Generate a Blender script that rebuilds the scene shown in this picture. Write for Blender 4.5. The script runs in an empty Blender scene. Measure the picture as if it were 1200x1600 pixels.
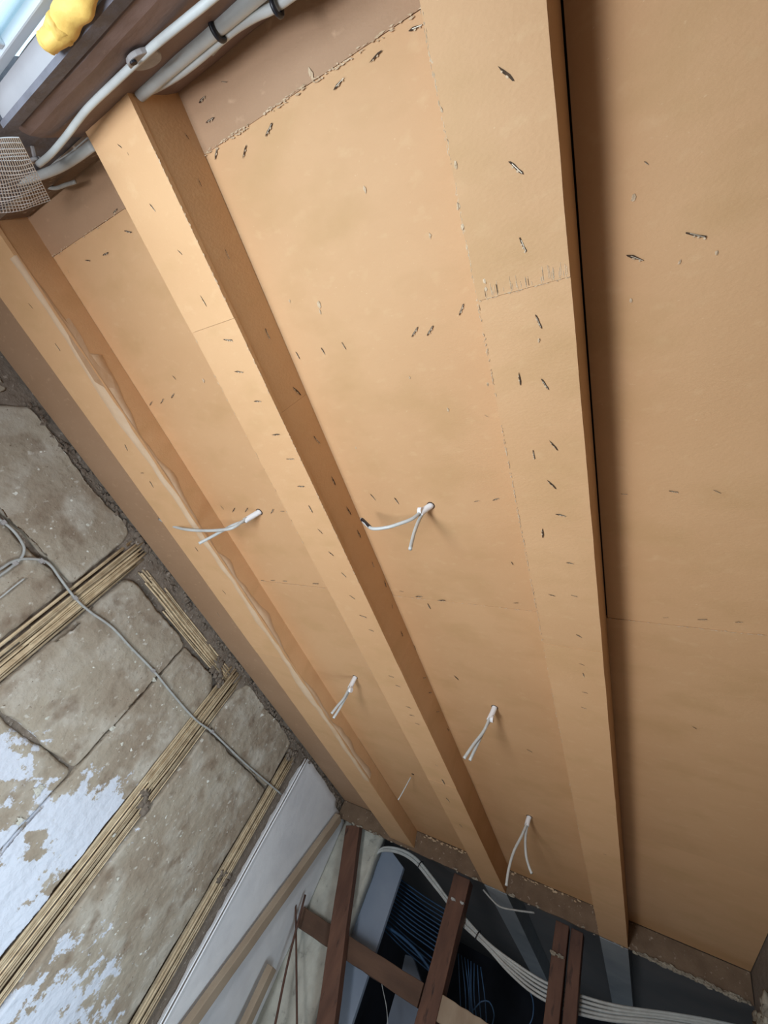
import bpy, bmesh, math, random
from mathutils import Vector, Matrix, noise
random.seed(7)
C = bpy.context.scene.collection

# ------------------------------------------------------------------ camera
# rows: camera right, down, forward expressed on the room axes (X right, Y away, Z up)
ZC = 1.45                      # camera height above the floor; every z below is relative to it
RC = Matrix(((0.854907, 0.311075, 0.415170), (-0.003154, 0.803382, -0.595456), (-0.518771, 0.507750, 0.687798)))
FPX = 676.40
cam_data = bpy.data.cameras.new('camera')
cam_data.sensor_fit = 'VERTICAL'
cam_data.sensor_height = 32.0
cam_data.lens = FPX / 1600 * 32.0
cam_data.clip_start = 0.01
cam = bpy.data.objects.new('camera', cam_data); C.objects.link(cam)
flip = Matrix(((1, 0, 0), (0, -1, 0), (0, 0, -1)))
cam.matrix_world = Matrix.Translation((0, 0, ZC)) @ ((flip @ RC).transposed()).to_4x4()
bpy.context.scene.camera = cam

# ------------------------------------------------------------------ sky, lamps, exposure
vs = bpy.context.scene.view_settings
vs.view_transform = 'Standard'; vs.look = 'None'; vs.gamma = 1; vs.use_curve_mapping = False
vs.exposure = 0.0
world = bpy.data.worlds.new('sky'); bpy.context.scene.world = world
world.use_nodes = True
bg = world.node_tree.nodes['Background']
bg.inputs[0].default_value = (0.62, 0.86, 1.0, 1); bg.inputs[1].default_value = 1.8

def area(name, loc, direction, sx, sy, power, col, spread=180):
    d = bpy.data.lights.new(name, 'AREA'); d.shape = 'RECTANGLE'; d.size = sx; d.size_y = sy
    d.energy = power; d.color = col; d.spread = math.radians(spread)
    o = bpy.data.objects.new(name, d); C.objects.link(o)
    o.location = Vector(loc) + Vector((0, 0, ZC))
    o.rotation_euler = Vector(direction).to_track_quat('-Z', 'Z').to_euler()
    return o
area('window_daylight', (-0.84, -0.36, -0.75), (0.0, 1, 0.8), 0.40, 1.0, 47, (0.95, 0.95, 1.0))
area('upper_sash_daylight', (-0.66, -0.36, 0.20), (0.15, 1, 0.9), 0.45, 0.35, 3.6, (0.60, 0.80, 1.0))
area('doorway_daylight', (0.40, 1.4, -0.85), (-1, 0.15, -0.10), 1.3, 0.6, 38, (0.70, 0.86, 1.0), 115)
area('room_bounce', (-0.65, 1.9, -1.40), (0, 0, 1), 0.9, 2.2, 4.2, (1.0, 0.88, 0.74))  # added upward fill lamp standing in for light returned by the floor
area('far_room_fill', (-0.2, 6.2, -1.0), (-.1, -.15, 1), 1.6, 1.6, 5, (0.72, 0.86, 1.0))  # added cool fill to lift the far room, no visible source there

# ------------------------------------------------------------------ pixel of the photograph -> point on a real plane
def ray(x, y): return RC.transposed() @ Vector((x - 600, y - 800, FPX))
def onz(x, y, h=1.0): r = ray(x, y); return r * (h / r.z)
def onx(x, y, X): r = ray(x, y); return r * (X / r.x)
def ony(x, y, Y): r = ray(x, y); return r * (Y / r.y)

# ------------------------------------------------------------------ mesh helpers
class MB:
    def __init__(s): s.v = []; s.f = []; s.m = []
    def add(s, v, f, m=0):
        b = len(s.v); s.v += [Vector(p) for p in v]; s.f += [[b + i for i in q] for q in f]; s.m += [m] * len(f); return s
    def box(s, a, b, m=0):
        (x0, y0, z0), (x1, y1, z1) = a, b
        return s.add([(x0,y0,z0),(x1,y0,z0),(x1,y1,z0),(x0,y1,z0),(x0,y0,z1),(x1,y0,z1),(x1,y1,z1),(x0,y1,z1)],
                     [(0,3,2,1),(4,5,6,7),(0,1,5,4),(1,2,6,5),(2,3,7,6),(3,0,4,7)], m)
    def bar(s, a, b, w, h, side=(1,0,0), m=0, seg=1, jit=0.0):
        a = Vector(a); b = Vector(b); d = (b - a).normalized()
        u = Vector(side); u = (u - d * u.dot(d)).normalized(); n = d.cross(u)
        vs_ = []; F = []
        for i in range(seg + 1):
            p = a.lerp(b, i / seg); j = Vector((random.uniform(-jit, jit), random.uniform(-jit, jit), random.uniform(-jit, jit)))
            for (p1, p2) in ((-1,-1),(1,-1),(1,1),(-1,1)):
                k = Vector((random.uniform(-jit, jit), random.uniform(-jit, jit), random.uniform(-jit, jit))) * .5
                vs_.append(p + u * w/2 * p1 + n * h/2 * p2 + j * .5 + k)
        for i in range(seg):
            for k in range(4):
                F.append((i*4+k, i*4+(k+1)%4, (i+1)*4+(k+1)%4, (i+1)*4+k))
        F += [(3,2,1,0), tuple(seg*4+k for k in range(4))]
        return s.add(vs_, F, m)
    def tube(s, pts, r, n=8, sub=5, m=0, taper=None):
        pts = [Vector(p) for p in pts]
        if sub > 1 and len(pts) > 2:
            P = [pts[0]*2 - pts[1]] + pts + [pts[-1]*2 - pts[-2]]; out = []
            for i in range(1, len(P) - 2):
                for k in range(sub):
                    t = k / sub; a, b, c, d = P[i-1], P[i], P[i+1], P[i+2]
                    out.append(.5*((2*b) + (c-a)*t + (2*a-5*b+4*c-d)*t*t + (3*b-a-3*c+d)*t**3))
            out.append(P[-2]); pts = out
        V_ = []; F = []; up = None
        for i, p in enumerate(pts):
            d = (pts[min(i+1, len(pts)-1)] - pts[max(i-1, 0)]).normalized()
            if up is None: up = d.orthogonal().normalized()
            up = (up - d * up.dot(d)).normalized(); w = d.cross(up)
            rr = r if taper is None else r * (taper[0] + (taper[1]-taper[0]) * i / (len(pts)-1))
            for k in range(n):
                a = 2*math.pi*k/n; V_.append(p + (up*math.cos(a) + w*math.sin(a)) * rr)
        for i in range(len(pts)-1):
            for k in range(n):
                F.append((i*n+k, i*n+(k+1)%n, (i+1)*n+(k+1)%n, (i+1)*n+k))
        F += [tuple(range(n))[::-1], tuple((len(pts)-1)*n+k for k in range(n))]
        return s.add(V_, F, m)
    def ball(s, c, r, m=0, rough=.25, nu=8, nv=6, sq=(1,1,1), fq=3.0):
        V_ = []; F = []; c = Vector(c); ph = random.random()*50
        for j in range(nv+1):
            for i in range(nu):
                a = 2*math.pi*i/nu; b = math.pi*j/nv
                d = Vector((math.sin(b)*math.cos(a), math.sin(b)*math.sin(a), math.cos(b)))
                k = r * (1 + rough * noise.noise(d*fq + Vector((ph,0,0))) * 2)
                V_.append(c + Vector((d.x*sq[0], d.y*sq[1], d.z*sq[2])) * k)
        for j in range(nv):
            for i in range(nu): F.append((j*nu+i, (j+1)*nu+i, (j+1)*nu+(i+1)%nu, j*nu+(i+1)%nu))
        return s.add(V_, F, m)
    def build(s, name, mats, parent=None, smooth=False, bevel=0):
        if not isinstance(mats, (list, tuple)): mats = [mats]
        off = Vector(parent['_o']) if parent is not None and '_o' in parent else Vector((0,0,0))
        me = bpy.data.meshes.new(name)
        me.from_pydata([tuple(p - off) for p in s.v], [], s.f); 
        for m in mats: me.materials.append(m)
        me.polygons.foreach_set('material_index', s.m)
        if smooth: me.polygons.foreach_set('use_smooth', [True]*len(s.f))
        bm = bmesh.new(); bm.from_mesh(me); bmesh.ops.recalc_face_normals(bm, faces=bm.faces); bm.to_mesh(me); bm.free()
        me.update()
        o = bpy.data.objects.new(name, me); C.objects.link(o)
        if parent is not None: o.parent = parent; o['_o'] = tuple(off)
        if bevel:
            b = o.modifiers.new('bevel', 'BEVEL'); b.width = bevel; b.segments = 2; b.limit_method = 'ANGLE'
        return o

def empty(name, loc):
    o = bpy.data.objects.new(name, None); C.objects.link(o); o.location = loc; o['_o'] = tuple(loc)
    o.empty_display_size = .1
    return o
def tag(o, label=None, cat=None, group=None, kind=None):
    if label: o['label'] = label
    if cat: o['category'] = cat; o['kind'] = 'thing'
    if group: o['group'] = group
    if kind: o['kind'] = kind
    return o
def struct(o): o['kind'] = 'structure'; return o

# ------------------------------------------------------------------ materials
def mat(name, base, rough=.8, var=None, vscale=4.0, spots=None, bump=.0, bscale=60, metal=0, stretch=None, island=0.0, specks=None, bdist=.01):
    m = bpy.data.materials.new(name); m.use_nodes = True; nt = m.node_tree; N = nt.nodes; L = nt.links
    p = N['Principled BSDF']; p.inputs['Roughness'].default_value = rough; p.inputs['Metallic'].default_value = metal
    geo = N.new('ShaderNodeNewGeometry'); mp = N.new('ShaderNodeMapping'); L.new(geo.outputs['Position'], mp.inputs[0])
    if stretch: mp.inputs['Scale'].default_value = stretch
    col = None
    def rgb(c):
        n = N.new('ShaderNodeRGB'); n.outputs[0].default_value = (*c, 1); return n.outputs[0]
    def ramp(scale, lo, hi, detail=5, src=None, rg=.55):
        n = N.new('ShaderNodeTexNoise'); n.inputs['Scale'].default_value = scale; n.inputs['Detail'].default_value = detail
        n.inputs['Roughness'].default_value = rg
        L.new(src or mp.outputs[0], n.inputs['Vector'])
        r = N.new('ShaderNodeMapRange'); r.inputs[1].default_value = lo; r.inputs[2].default_value = hi
        L.new(n.outputs[0], r.inputs[0]); return r.outputs[0]
    def mix(f, a, b):
        n = N.new('ShaderNodeMix'); n.data_type = 'RGBA'; L.new(f, n.inputs[0]); L.new(a, n.inputs[6]); L.new(b, n.inputs[7]); return n.outputs[2]
    col = rgb(base)
    if var: col = mix(ramp(vscale, .35, .68), col, rgb(var))
    if specks:   # (colour, scale, lo, hi)
        for (c, sc, lo, hi) in specks: col = mix(ramp(sc, lo, hi, 3), col, rgb(c))
    if island:
        oi = N.new('ShaderNodeObjectInfo'); hs = N.new('ShaderNodeHueSaturation'); r = N.new('ShaderNodeMapRange')
        r.inputs[3].default_value = 1 - island; r.inputs[4].default_value = 1 + island
        L.new(oi.outputs['Random'], r.inputs[0]); L.new(r.outputs[0], hs.inputs['Value']); L.new(col, hs.inputs['Color']); col = hs.outputs[0]
    L.new(col, p.inputs['Base Color'])
    if bump:
        n = N.new('ShaderNodeTexNoise'); n.inputs['Scale'].default_value = bscale; n.inputs['Detail'].default_value = 6
        L.new(mp.outputs[0], n.inputs['Vector'])
        b = N.new('ShaderNodeBump'); b.inputs['Strength'].default_value = bump; b.inputs['Distance'].default_value = bdist
        L.new(n.outputs[0], b.inputs['Height']); L.new(b.outputs[0], p.inputs['Normal'])
    m['_h'] = 0
    return m

M = {}
M['board'] = mat('fibreboard', (.62, .375, .190), .72, (.585, .345, .170), 2.2, bump=.10, bscale=130, stretch=(1, 1.6, 1), island=.05,
                 specks=[((.65, .42, .22), 22, .58, .90), ((.70, .49, .28), 110, .70, .80), ((.54, .325, .15), 5, .50, .80)])
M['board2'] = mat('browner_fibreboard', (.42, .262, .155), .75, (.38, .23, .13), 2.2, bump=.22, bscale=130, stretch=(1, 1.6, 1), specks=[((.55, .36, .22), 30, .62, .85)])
M['board_edge'] = mat('torn_board_edge', (.68, .53, .36), .9, (.50, .36, .22), 30, bump=.5, bscale=120)
M['smear'] = mat('filler_smear', (.60, .435, .285), .8, (.565, .375, .22), 14, bump=.15, bscale=60)
M['slit'] = mat('staple_slit', (.085, .048, .026), .95, (.04, .025, .015), 200)
M['wire'] = mat('staple_wire', (.50, .44, .34), .5, metal=.5)
M['void'] = mat('dark_joist_timber', (.03, .02, .015), .9, (.05, .035, .02), 8)
M['header'] = mat('dusty_header_board', (.20, .135, .085), .85, (.14, .09, .055), 10, bump=.3, bscale=60, specks=[((.42, .34, .26), 40, .62, .75)])
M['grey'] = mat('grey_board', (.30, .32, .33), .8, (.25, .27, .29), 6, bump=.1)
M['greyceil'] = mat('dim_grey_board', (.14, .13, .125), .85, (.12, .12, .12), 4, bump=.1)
M['brown'] = mat('brown_stained_timber', (.16, .105, .085), .65, (.23, .155, .13), 9, bump=.3, bscale=40, stretch=(.4, 1, 1), specks=[((.36, .28, .25), 60, .66, .78)])
M['stud'] = mat('dark_reclaimed_timber', (.10, .045, .028), .7, (.16, .075, .045), 14, bump=.35, bscale=30, stretch=(1, 1, .25), specks=[((.04, .02, .015), 30, .6, .72)])
M['noggin'] = mat('brown_timber', (.13, .070, .042), .75, (.085, .045, .028), 14, bump=.3, bscale=40, stretch=(.25, 1, 1))
M['pine'] = mat('raw_pine', (.40, .315, .225), .7, (.32, .24, .165), 12, bump=.2, bscale=60, stretch=(1, .3, .3))
M['plaster'] = mat('grey_white_plaster', (.74, .74, .74), .7, (.64, .64, .65), 4, bump=.15, bscale=30)
M['rough_white'] = mat('rough_white_plaster', (.60, .585, .50), .85, (.45, .44, .38), 9, bump=.5, bscale=30, specks=[((.30, .29, .25), 18, .63, .75)])
M['mud'] = mat('dark_mud_backing', (.15, .115, .085), .95, (.20, .16, .125), 18, bump=.9, bscale=50, specks=[((.33, .28, .23), 50, .62, .7)])
M['reed'] = mat('dry_reed', (.52, .41, .26), .6, (.36, .26, .15), 25, island=.40, bump=.2, bscale=80)
M['cable'] = mat('pale_cable_sheath', (.56, .58, .56), .4, (.47, .48, .46), 20)
M['greycable'] = mat('grey_cable_sheath', (.42, .43, .41), .45, (.33, .33, .31), 30)
M['white'] = mat('white_plastic', (.82, .83, .84), .35)
M['tie'] = mat('black_plastic', (.012, .014, .02), .4)
M['clip'] = mat('dusty_clip', (.36, .34, .33), .6, (.28, .26, .25), 60)
M['frame'] = mat('white_window_frame', (.72, .76, .80), .4)
M['reveal'] = mat('reveal_board', (.36, .35, .36), .6, (.31, .30, .31), 8)
M['reveal_edge'] = mat('rendered_edge', (.17, .165, .19), .8, (.12, .115, .13), 25, bump=.4)
M['foam'] = mat('expanding_foam', (.60, .34, .07), .6, (.72, .47, .12), 14, bump=.3, bscale=40)
M['mesh'] = mat('galvanised_mesh', (.88, .90, .92), .4)
M['rust'] = mat('rusty_rod', (.12, .055, .035), .7, (.08, .04, .03), 40)
M['blue'] = mat('blue_cable_sheath', (.05, .13, .26), .45, (.035, .09, .19), 20)
M['blueboard'] = mat('blue_grey_board', (.27, .32, .40), .65, (.23, .28, .36), 5)
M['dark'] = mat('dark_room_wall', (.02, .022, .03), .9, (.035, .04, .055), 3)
M['floor'] = mat('dusty_floor', (.24, .19, .15), .9, (.18, .14, .11), 5, bump=.3)
M['crumb'] = mat('crumbled_plaster', (.42, .38, .30), .95, (.27, .23, .18), 25, bump=.6, bscale=50)

def plaster_old():
    m = mat('old_lime_plaster', (.37, .32, .245), .85, (.265, .205, .145), 2.6, bump=.8, bscale=20, bdist=.018,
            specks=[((.43, .385, .315), 5, .50, .66), ((.215, .160, .110), 8, .55, .72), ((.50, .46, .39), 30, .62, .70), ((.16, .115, .08), 70, .68, .74)])
    nt = m.node_tree; N = nt.nodes; L = nt.links; p = N['Principled BSDF']
    src = p.inputs['Base Color'].links[0].from_socket
    geo = N.new('ShaderNodeNewGeometry'); sx = N.new('ShaderNodeSeparateXYZ'); L.new(geo.outputs['Position'], sx.inputs[0])
    # remains of old white paint: flakes concentrated round a patch low on the wall
    def math_(op, a, b):
        n = N.new('ShaderNodeMath'); n.operation = op
        for i, q in enumerate((a, b)):
            if isinstance(q, (int, float)): n.inputs[i].default_value = q
            else: L.new(q, n.inputs[i])
        return n.outputs[0]
    nz = N.new('ShaderNodeTexNoise'); nz.inputs['Scale'].default_value = 9; nz.inputs['Detail'].default_value = 9; nz.inputs['Roughness'].default_value = .68
    L.new(geo.outputs['Position'], nz.inputs['Vector'])
    def blob(cy, cz, ry, rz):
        a = math_('DIVIDE', math_('SUBTRACT', sx.outputs[1], cy), ry); b = math_('DIVIDE', math_('SUBTRACT', sx.outputs[2], cz + ZC), rz)
        return math_('SUBTRACT', 1.0, math_('SQRT', math_('ADD', math_('MULTIPLY', a, a), math_('MULTIPLY', b, b)), 0))
    f = math_('MAXIMUM', blob(1.82, -.06, .30, .22), blob(1.62, -.55, .55, .42))
    f = math_('MAXIMUM', f, math_('MULTIPLY', blob(1.28, -.03, .16, .13), .75))
    f = math_('MAXIMUM', f, math_('MULTIPLY', blob(2.35, -.85, .5, .42), .8))
    t = math_('ADD', math_('MULTIPLY', f, .55), math_('MULTIPLY', math_('SUBTRACT', nz.outputs[0], .5), 2.0))
    r = N.new('ShaderNodeMapRange'); r.inputs[1].default_value = .07; r.inputs[2].default_value = .13; L.new(t, r.inputs[0])
    mx = N.new('ShaderNodeMix'); mx.data_type = 'RGBA'; L.new(r.outputs[0], mx.inputs[0]); L.new(src, mx.inputs[6]); mx.inputs[7].default_value = (.57, .60, .66, 1)
    # tiny white splashes
    n2 = N.new('ShaderNodeTexNoise'); n2.inputs['Scale'].default_value = 26; n2.inputs['Detail'].default_value = 2; L.new(geo.outputs['Position'], n2.inputs['Vector'])
    r2 = N.new('ShaderNodeMapRange'); r2.inputs[1].default_value = .735; r2.inputs[2].default_value = .75; L.new(n2.outputs[0], r2.inputs[0])
    m2 = N.new('ShaderNodeMix'); m2.data_type = 'RGBA'; L.new(r2.outputs[0], m2.inputs[0]); L.new(mx.outputs[2], m2.inputs[6]); m2.inputs[7].default_value = (.7, .69, .62, 1)
    L.new(m2.outputs[2], p.inputs['Base Color'])
    return m
M['old'] = plaster_old()

def glass():
    m = bpy.data.materials.new('window_glass'); m.use_nodes = True; nt = m.node_tree; N = nt.nodes; L = nt.links
    N.remove(N['Principled BSDF']); out = N['Material Output']
    t = N.new('ShaderNodeBsdfTransparent'); t.inputs[0].default_value = (.92, .98, 1, 1)
    g = N.new('ShaderNodeBsdfGlossy'); g.inputs['Roughness'].default_value = .05
    x = N.new('ShaderNodeMixShader'); x.inputs[0].default_value = .08; L.new(t.outputs[0], x.inputs[1]); L.new(g.outputs[0], x.inputs[2]); L.new(x.outputs[0], out.inputs[0])
    return m
M['glass'] = glass()

# ================================================================== SETTING
XL, XR, YW, YH = -2.365, 0.50, -0.40, 4.0
FL = -ZC
struct(MB().box((XL-.3, YW-.4, FL-.1), (XR+1.6, 8.2, FL)).build('floor', M['floor']))
# right wall
struct(MB().box((XR, YW-.1, FL), (XR+.15, YH+.06, 1.02)).build('wall_right', M['mud']))
# wall with the window
wn = struct(empty('wall_near', (0, YW, FL)))
WX0, WX1, WZ0, WZ1 = -1.03, -0.28, -0.95, 0.70
MB().box((XL-.1, YW-.10, FL), (WX0, YW, 1.0)).build('wall_section', M['reveal_edge'], wn)
MB().box((WX1, YW-.10, FL), (XR, YW-.001, .72)).build('wall_section', M['reveal_edge'], wn)
MB().box((WX0, YW-.10, FL), (WX1, YW-.001, WZ0)).build('wall_section', M['reveal_edge'], wn)
MB().box((XL-.1, YW-.14, .985), (XR+.15, YW-.04, 1.10)).build('wall_plate', M['void'], wn)

# roof deck above the boards
rd = struct(empty('ceiling', (0, 0, 1.0)))
MB().box((XL-.2, YW-.14, 1.10), (2.2, 8.1, 1.13)).build('roof_deck', M['void'], rd)
G = .0003
def ceil_board(x0, x1, y0, y1, dz=0, m='board'):
    b = MB(); nx, ny = 6, max(4, int((y1-y0)/.12)); T = .012
    V_ = []; F = []
    for j in range(ny+1):
        for i in range(nx+1):
            x = x0 + (x1-x0)*i/nx; y = y0 + (y1-y0)*j/ny
            z = 1.0 + dz + .0022*noise.noise(Vector((x*2.2, y*1.3, x0*7)))
            if j in (0, ny): y += random.uniform(-.0008, .0008)
            V_.append((x, y, z))
    n = len(V_)
    V_ += [(x, y, 1.0+dz+T) for x, y, z in V_]
    for j in range(ny):
        for i in range(nx):
            a = j*(nx+1)+i; F.append((a, a+nx+1, a+nx+2, a+1)); F.append((n+a, n+a+1, n+a+nx+2, n+a+nx+1))
    for i in range(nx): F.append((i, i+1, n+i+1, n+i)); a = ny*(nx+1)+i; F.append((a+1, a, n+a, n+a+1))
    for j in range(ny): a = j*(nx+1); F.append((a+nx+1, a, n+a, n+a+nx+1)); a += nx; F.append((a, a+nx+1, n+a+nx+1, n+a))
    b.add(V_, F)
    return b.build('ceiling_board', M[m], rd)
cuts = [YW+.001, -.282, 1.150, 2.58, YH-.002]
BAY = {}
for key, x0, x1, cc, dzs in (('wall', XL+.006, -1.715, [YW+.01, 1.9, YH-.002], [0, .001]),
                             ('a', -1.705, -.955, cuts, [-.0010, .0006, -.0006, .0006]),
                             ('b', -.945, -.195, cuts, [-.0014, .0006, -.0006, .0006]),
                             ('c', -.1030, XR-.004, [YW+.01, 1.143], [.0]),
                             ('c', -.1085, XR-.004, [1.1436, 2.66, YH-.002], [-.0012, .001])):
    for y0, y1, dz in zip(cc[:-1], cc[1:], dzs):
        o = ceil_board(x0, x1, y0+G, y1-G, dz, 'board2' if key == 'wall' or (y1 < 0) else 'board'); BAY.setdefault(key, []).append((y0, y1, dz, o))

# ragged torn paper along a line
def fray(a, b, n, size, out, parent, name='frayed_edge', m='board_edge', spread=.004):
    mb = MB(); a = Vector(a); b = Vector(b); d = (b-a).normalized(); out = Vector(out); s = d.cross(out).normalized()
    for i in range(n):
        t = random.random(); k = noise.noise(Vector((t*9, n, 0)))
        if k < -.25: continue
        p = a.lerp(b, t) + s * random.uniform(-spread, spread)
        L_ = size * random.uniform(.6, 2.2); w = size * random.uniform(.2, .5); h = size * random.uniform(.08, .28)
        q = (d * L_).lerp(s * L_ * .6, random.random()*.35)
        mb.add([p-q, p-s*w*.7, p+q, p+s*w, p+out*h], [(0,1,4),(1,2,4),(2,3,4),(3,0,4),(3,2,1,0)])
    o = mb.build(name, M[m], parent); o['kind'] = 'stuff'; return o
for x0, x1, y, key in ((-.863, -.27, -.282, 'b'), (-1.62, -1.03, -.282, 'a')):
    fray((x0, y, .997), (x1, y, .997), 160 if key == 'b' else 50, .004, (0, 0, -1), rd, spread=.004)
for x0, x1, y in ((-1.60, -1.03, 1.15), (-.86, -.27, 1.15), (-.10, .45, 1.143)):
    fray((x0, y, .998), (x1, y, .998), 50, .004, (0, 0, -1), rd, spread=.002)

# ------------------------------------------------------------------ boxed beams
def beam(x0, x1, hs, xt, label, joints, sidejoints, gap=0.0):
    """x0,x1 soffit edges, xt top of right cheek"""
    r = empty('boxed_beam', ((x0+x1)/2, YW, hs))
    tag(r, label, 'beam', None)
    T = .012; y0, y1 = YW+.005, YH-.002; soff = []; side = []
    ys = [y0] + joints + [y1]
    for k, (a, b) in enumerate(zip(ys[:-1], ys[1:])):
        dz = (k % 2) * .0012
        mb = MB(); n = max(3, int((b-a)/.05)); V_ = []; F = []
        for j in range(n+1):
            y = a + G + (b-a-2*G)*j/n
            jl = .0016*noise.noise(Vector((y*14, x0*9, 3))) + .0010*noise.noise(Vector((y*60, x0, 5)))
            jr = .0012*noise.noise(Vector((y*12, x1*9, 8))) + .0009*noise.noise(Vector((y*55, x1, 5)))
            V_ += [(x0+jl, y, hs+dz), (x1+jr, y, hs+dz), (x1+jr, y, hs+T), (x0+jl, y, hs+T)]
        for j in range(n):
            for k2 in range(4): F.append((j*4+k2, j*4+(k2+1)%4, (j+1)*4+(k2+1)%4, (j+1)*4+k2))
        F += [(3,2,1,0), (n*4, n*4+1, n*4+2, n*4+3)]
        mb.add(V_, F); soff.append((a, b, mb.build('soffit_board', M['board'], r)))
    ys = [y0] + sidejoints + [y1]
    for k, (a, b) in enumerate(zip(ys[:-1], ys[1:])):
        mb = MB(); xb = x1-.0015; top = .9985-gap if a < 1.1 else .9985
        mb.add([(xb-T,a+G,hs+T),(xb,a+G,hs+T),(xb,b-G,hs+T),(xb-T,b-G,hs+T),(xt-T,a+G,top),(xt,a+G,top),(xt,b-G,top),(xt-T,b-G,top)],
               [(0,3,2,1),(4,5,6,7),(0,1,5,4),(1,2,6,5),(2,3,7,6),(3,0,4,7)])
        side.append((a, b, mb.build('side_board', M['board'], r)))
    MB().box((x0, y0, hs+T), (x0+T, y1, .9985)).build('side_board', M['board'], r)
    return r, soff, side
B1 = beam(-1.825, -1.600, .880, -1.622, 'fibreboard boxed beam nearest the reed wall, smeared with pale filler', [1.6], [1.17])
B2 = beam(-1.028, -.863, .859, -.863, 'middle fibreboard boxed beam with a dark shaded right side', [.043, 2.45], [.30, 1.42, 2.9])
B3 = beam(-.268, -.1075, .859, -.1065, 'widest-looking fibreboard boxed beam with torn left edge and black gap on its right', [.148, 1.13, 2.75], [1.14], gap=.0)
fray((-.268, YW+.05, .859), (-.268, 1.1, .859), 420, .0026, (0, 0, -1), B3[0], spread=.0018)
fray((-.268, 1.1, .859), (-.268, 3.9, .859), 140, .004, (0, 0, -1), B3[0], spread=.002)
fray((-.268, .148, .859), (-.108, .148, .859), 60, .0022, (0, 0, -1), B3[0], spread=.0012)
fray((-.863, -.3, .859), (-.863, 1.0, .859), 160, .003, (0, 0, -1), B2[0], spread=.0018)
fray((-1.028, 0, .859), (-1.028, 1.6, .859), 90, .003, (0, 0, -1), B2[0], spread=.002)

# thin ragged score marks above the soffit joint of the widest beam
mb = MB()
for i in range(46):
    x = random.uniform(-.255, -.112); y = .148 - random.uniform(.001, .006); l = random.uniform(.006, .022)
    mb.box((x, y-l, .8585), (x+.0008, y, .8592))
o = mb.build('torn_fibres', M['board_edge'], B3[0]); o['kind'] = 'stuff'

# pale filler smeared along the corner of the beam nearest the wall
mb = MB(); V_ = []; F = []; n = 170; y0, y1 = -.30, 2.9
for j in range(n+1):
    y = y0 + (y1-y0)*j/n
    k = noise.noise(Vector((y*3.2, 1.7, 0))); k2 = noise.noise(Vector((y*11, 9.1, 0)))
    ws = max(.002, .042 + .060*k + .018*k2); wf = max(.002, .036 + .036*noise.noise(Vector((y*2.4, 5, 0))) + .010*k2)
    if y < .02: ws *= .4
    e = .0005; hs = .880
    x1, xt = -1.600, -1.622
    ws = min(ws, .095)
    V_ += [(x1-wf, y, hs-.0001), (x1-wf+.002, y, hs-e), (x1+e, y, hs-e), (x1+.0012-(x1-xt)*ws/.12, y, hs+ws), (x1-.0015-(x1-xt)*(ws+.003)/.12, y, hs+ws+.003)]
for j in range(n):
    for k in range(4): F.append((j*5+k, j*5+k+1, (j+1)*5+k+1, (j+1)*5+k))
mb.add(V_, F)
tag(mb.build('filler_smear', M['smear'], B1[0], smooth=True), 'pale filler smear')
# stray patch of filler on its cheek
p0 = [(97, 500), (112, 538), (133, 573), (148, 597), (164, 606), (180, 606), (174, 588), (158, 578), (140, 552), (126, 524), (108, 497)]
cheek = [ray(x, y) for x, y in p0]
pts = []
for r_ in cheek:
    # plane of the cheek through (-1.600, .880) and (-1.622, 1.0)
    nrm = Vector((.12, 0, .022)).normalized(); q = Vector((-1.6005, 0, .880)); pts.append(r_ * (nrm.dot(q)/nrm.dot(r_)))
c = sum(pts, Vector())/len(pts)
mb = MB(); mb.add([p + Vector((.0016, 0, 0)) for p in pts] + [c + Vector((.0022, 0, 0))], [(i, (i+1) % len(pts), len(pts)) for i in range(len(pts))])
mb.build('filler_smear', M['smear'], B1[0])

# ------------------------------------------------------------------ staples
smesh = []
for v in range(4):
    mb = MB(); n = 10; V_ = []
    for i in range(n):
        a = 2*math.pi*i/n; V_.append((.56*math.cos(a)+random.uniform(-.05, .05), (.078)*math.sin(a)*(.4+1.1*random.random()), .0))
    V2 = [(x, y, .012) for x, y, z in V_]
    mb.add(V_+V2, [tuple(range(n))[::-1], tuple(range(n, 2*n))] + [(i, (i+1) % n, n+(i+1) % n, n+i) for i in range(n)], 0)
    if v < 3:
        mb.bar((-.30, .02, .012), (.46, -.01, .028), .035, .03, (0, 1, 0), 1)
    for i in range(3):
        x = random.uniform(-.5, .55); mb.add([(x-.08, -.06, 0), (x+.08, -.08, 0), (x+.02, -.02, .03), (x, -.14, .02)], [(0,1,2),(0,3,1),(0,2,3),(1,3,2)], 2)
    me = bpy.data.meshes.new('staple'); me.from_pydata([tuple(p) for p in mb.v], [], mb.f)
    for k in ('slit', 'wire', 'board_edge'): me.materials.append(M[k])
    me.polygons.foreach_set('material_index', mb.m); me.update(); smesh.append(me)
def staple(px, py, deg, plane, parent, L_=13, out=Vector((0, 0, -1)), v=None):
    a = math.radians(deg); dx, dy = math.cos(a)*L_/2, math.sin(a)*L_/2
    p, q = plane(px-dx, py-dy), plane(px+dx, py+dy); c = (p+q)/2; d = q-p; ln = d.length; d.normalize()
    s = out.cross(d).normalized(); d = s.cross(out)
    o = bpy.data.objects.new('staple', smesh[random.randrange(4) if v is None else v]); C.objects.link(o)
    wid = ln * random.uniform(.7, 1.15)
    off = Vector(parent['_o'])
    mt = Matrix((d*ln, s*wid, out*ln*.5)).transposed().to_4x4(); mt.translation = c + out*.0004 - off
    o.parent = parent; o.matrix_local = mt
def pick(lst, y):
    for it in lst:
        if it[0] <= y < it[1]: return it
    return lst[-1]
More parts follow.
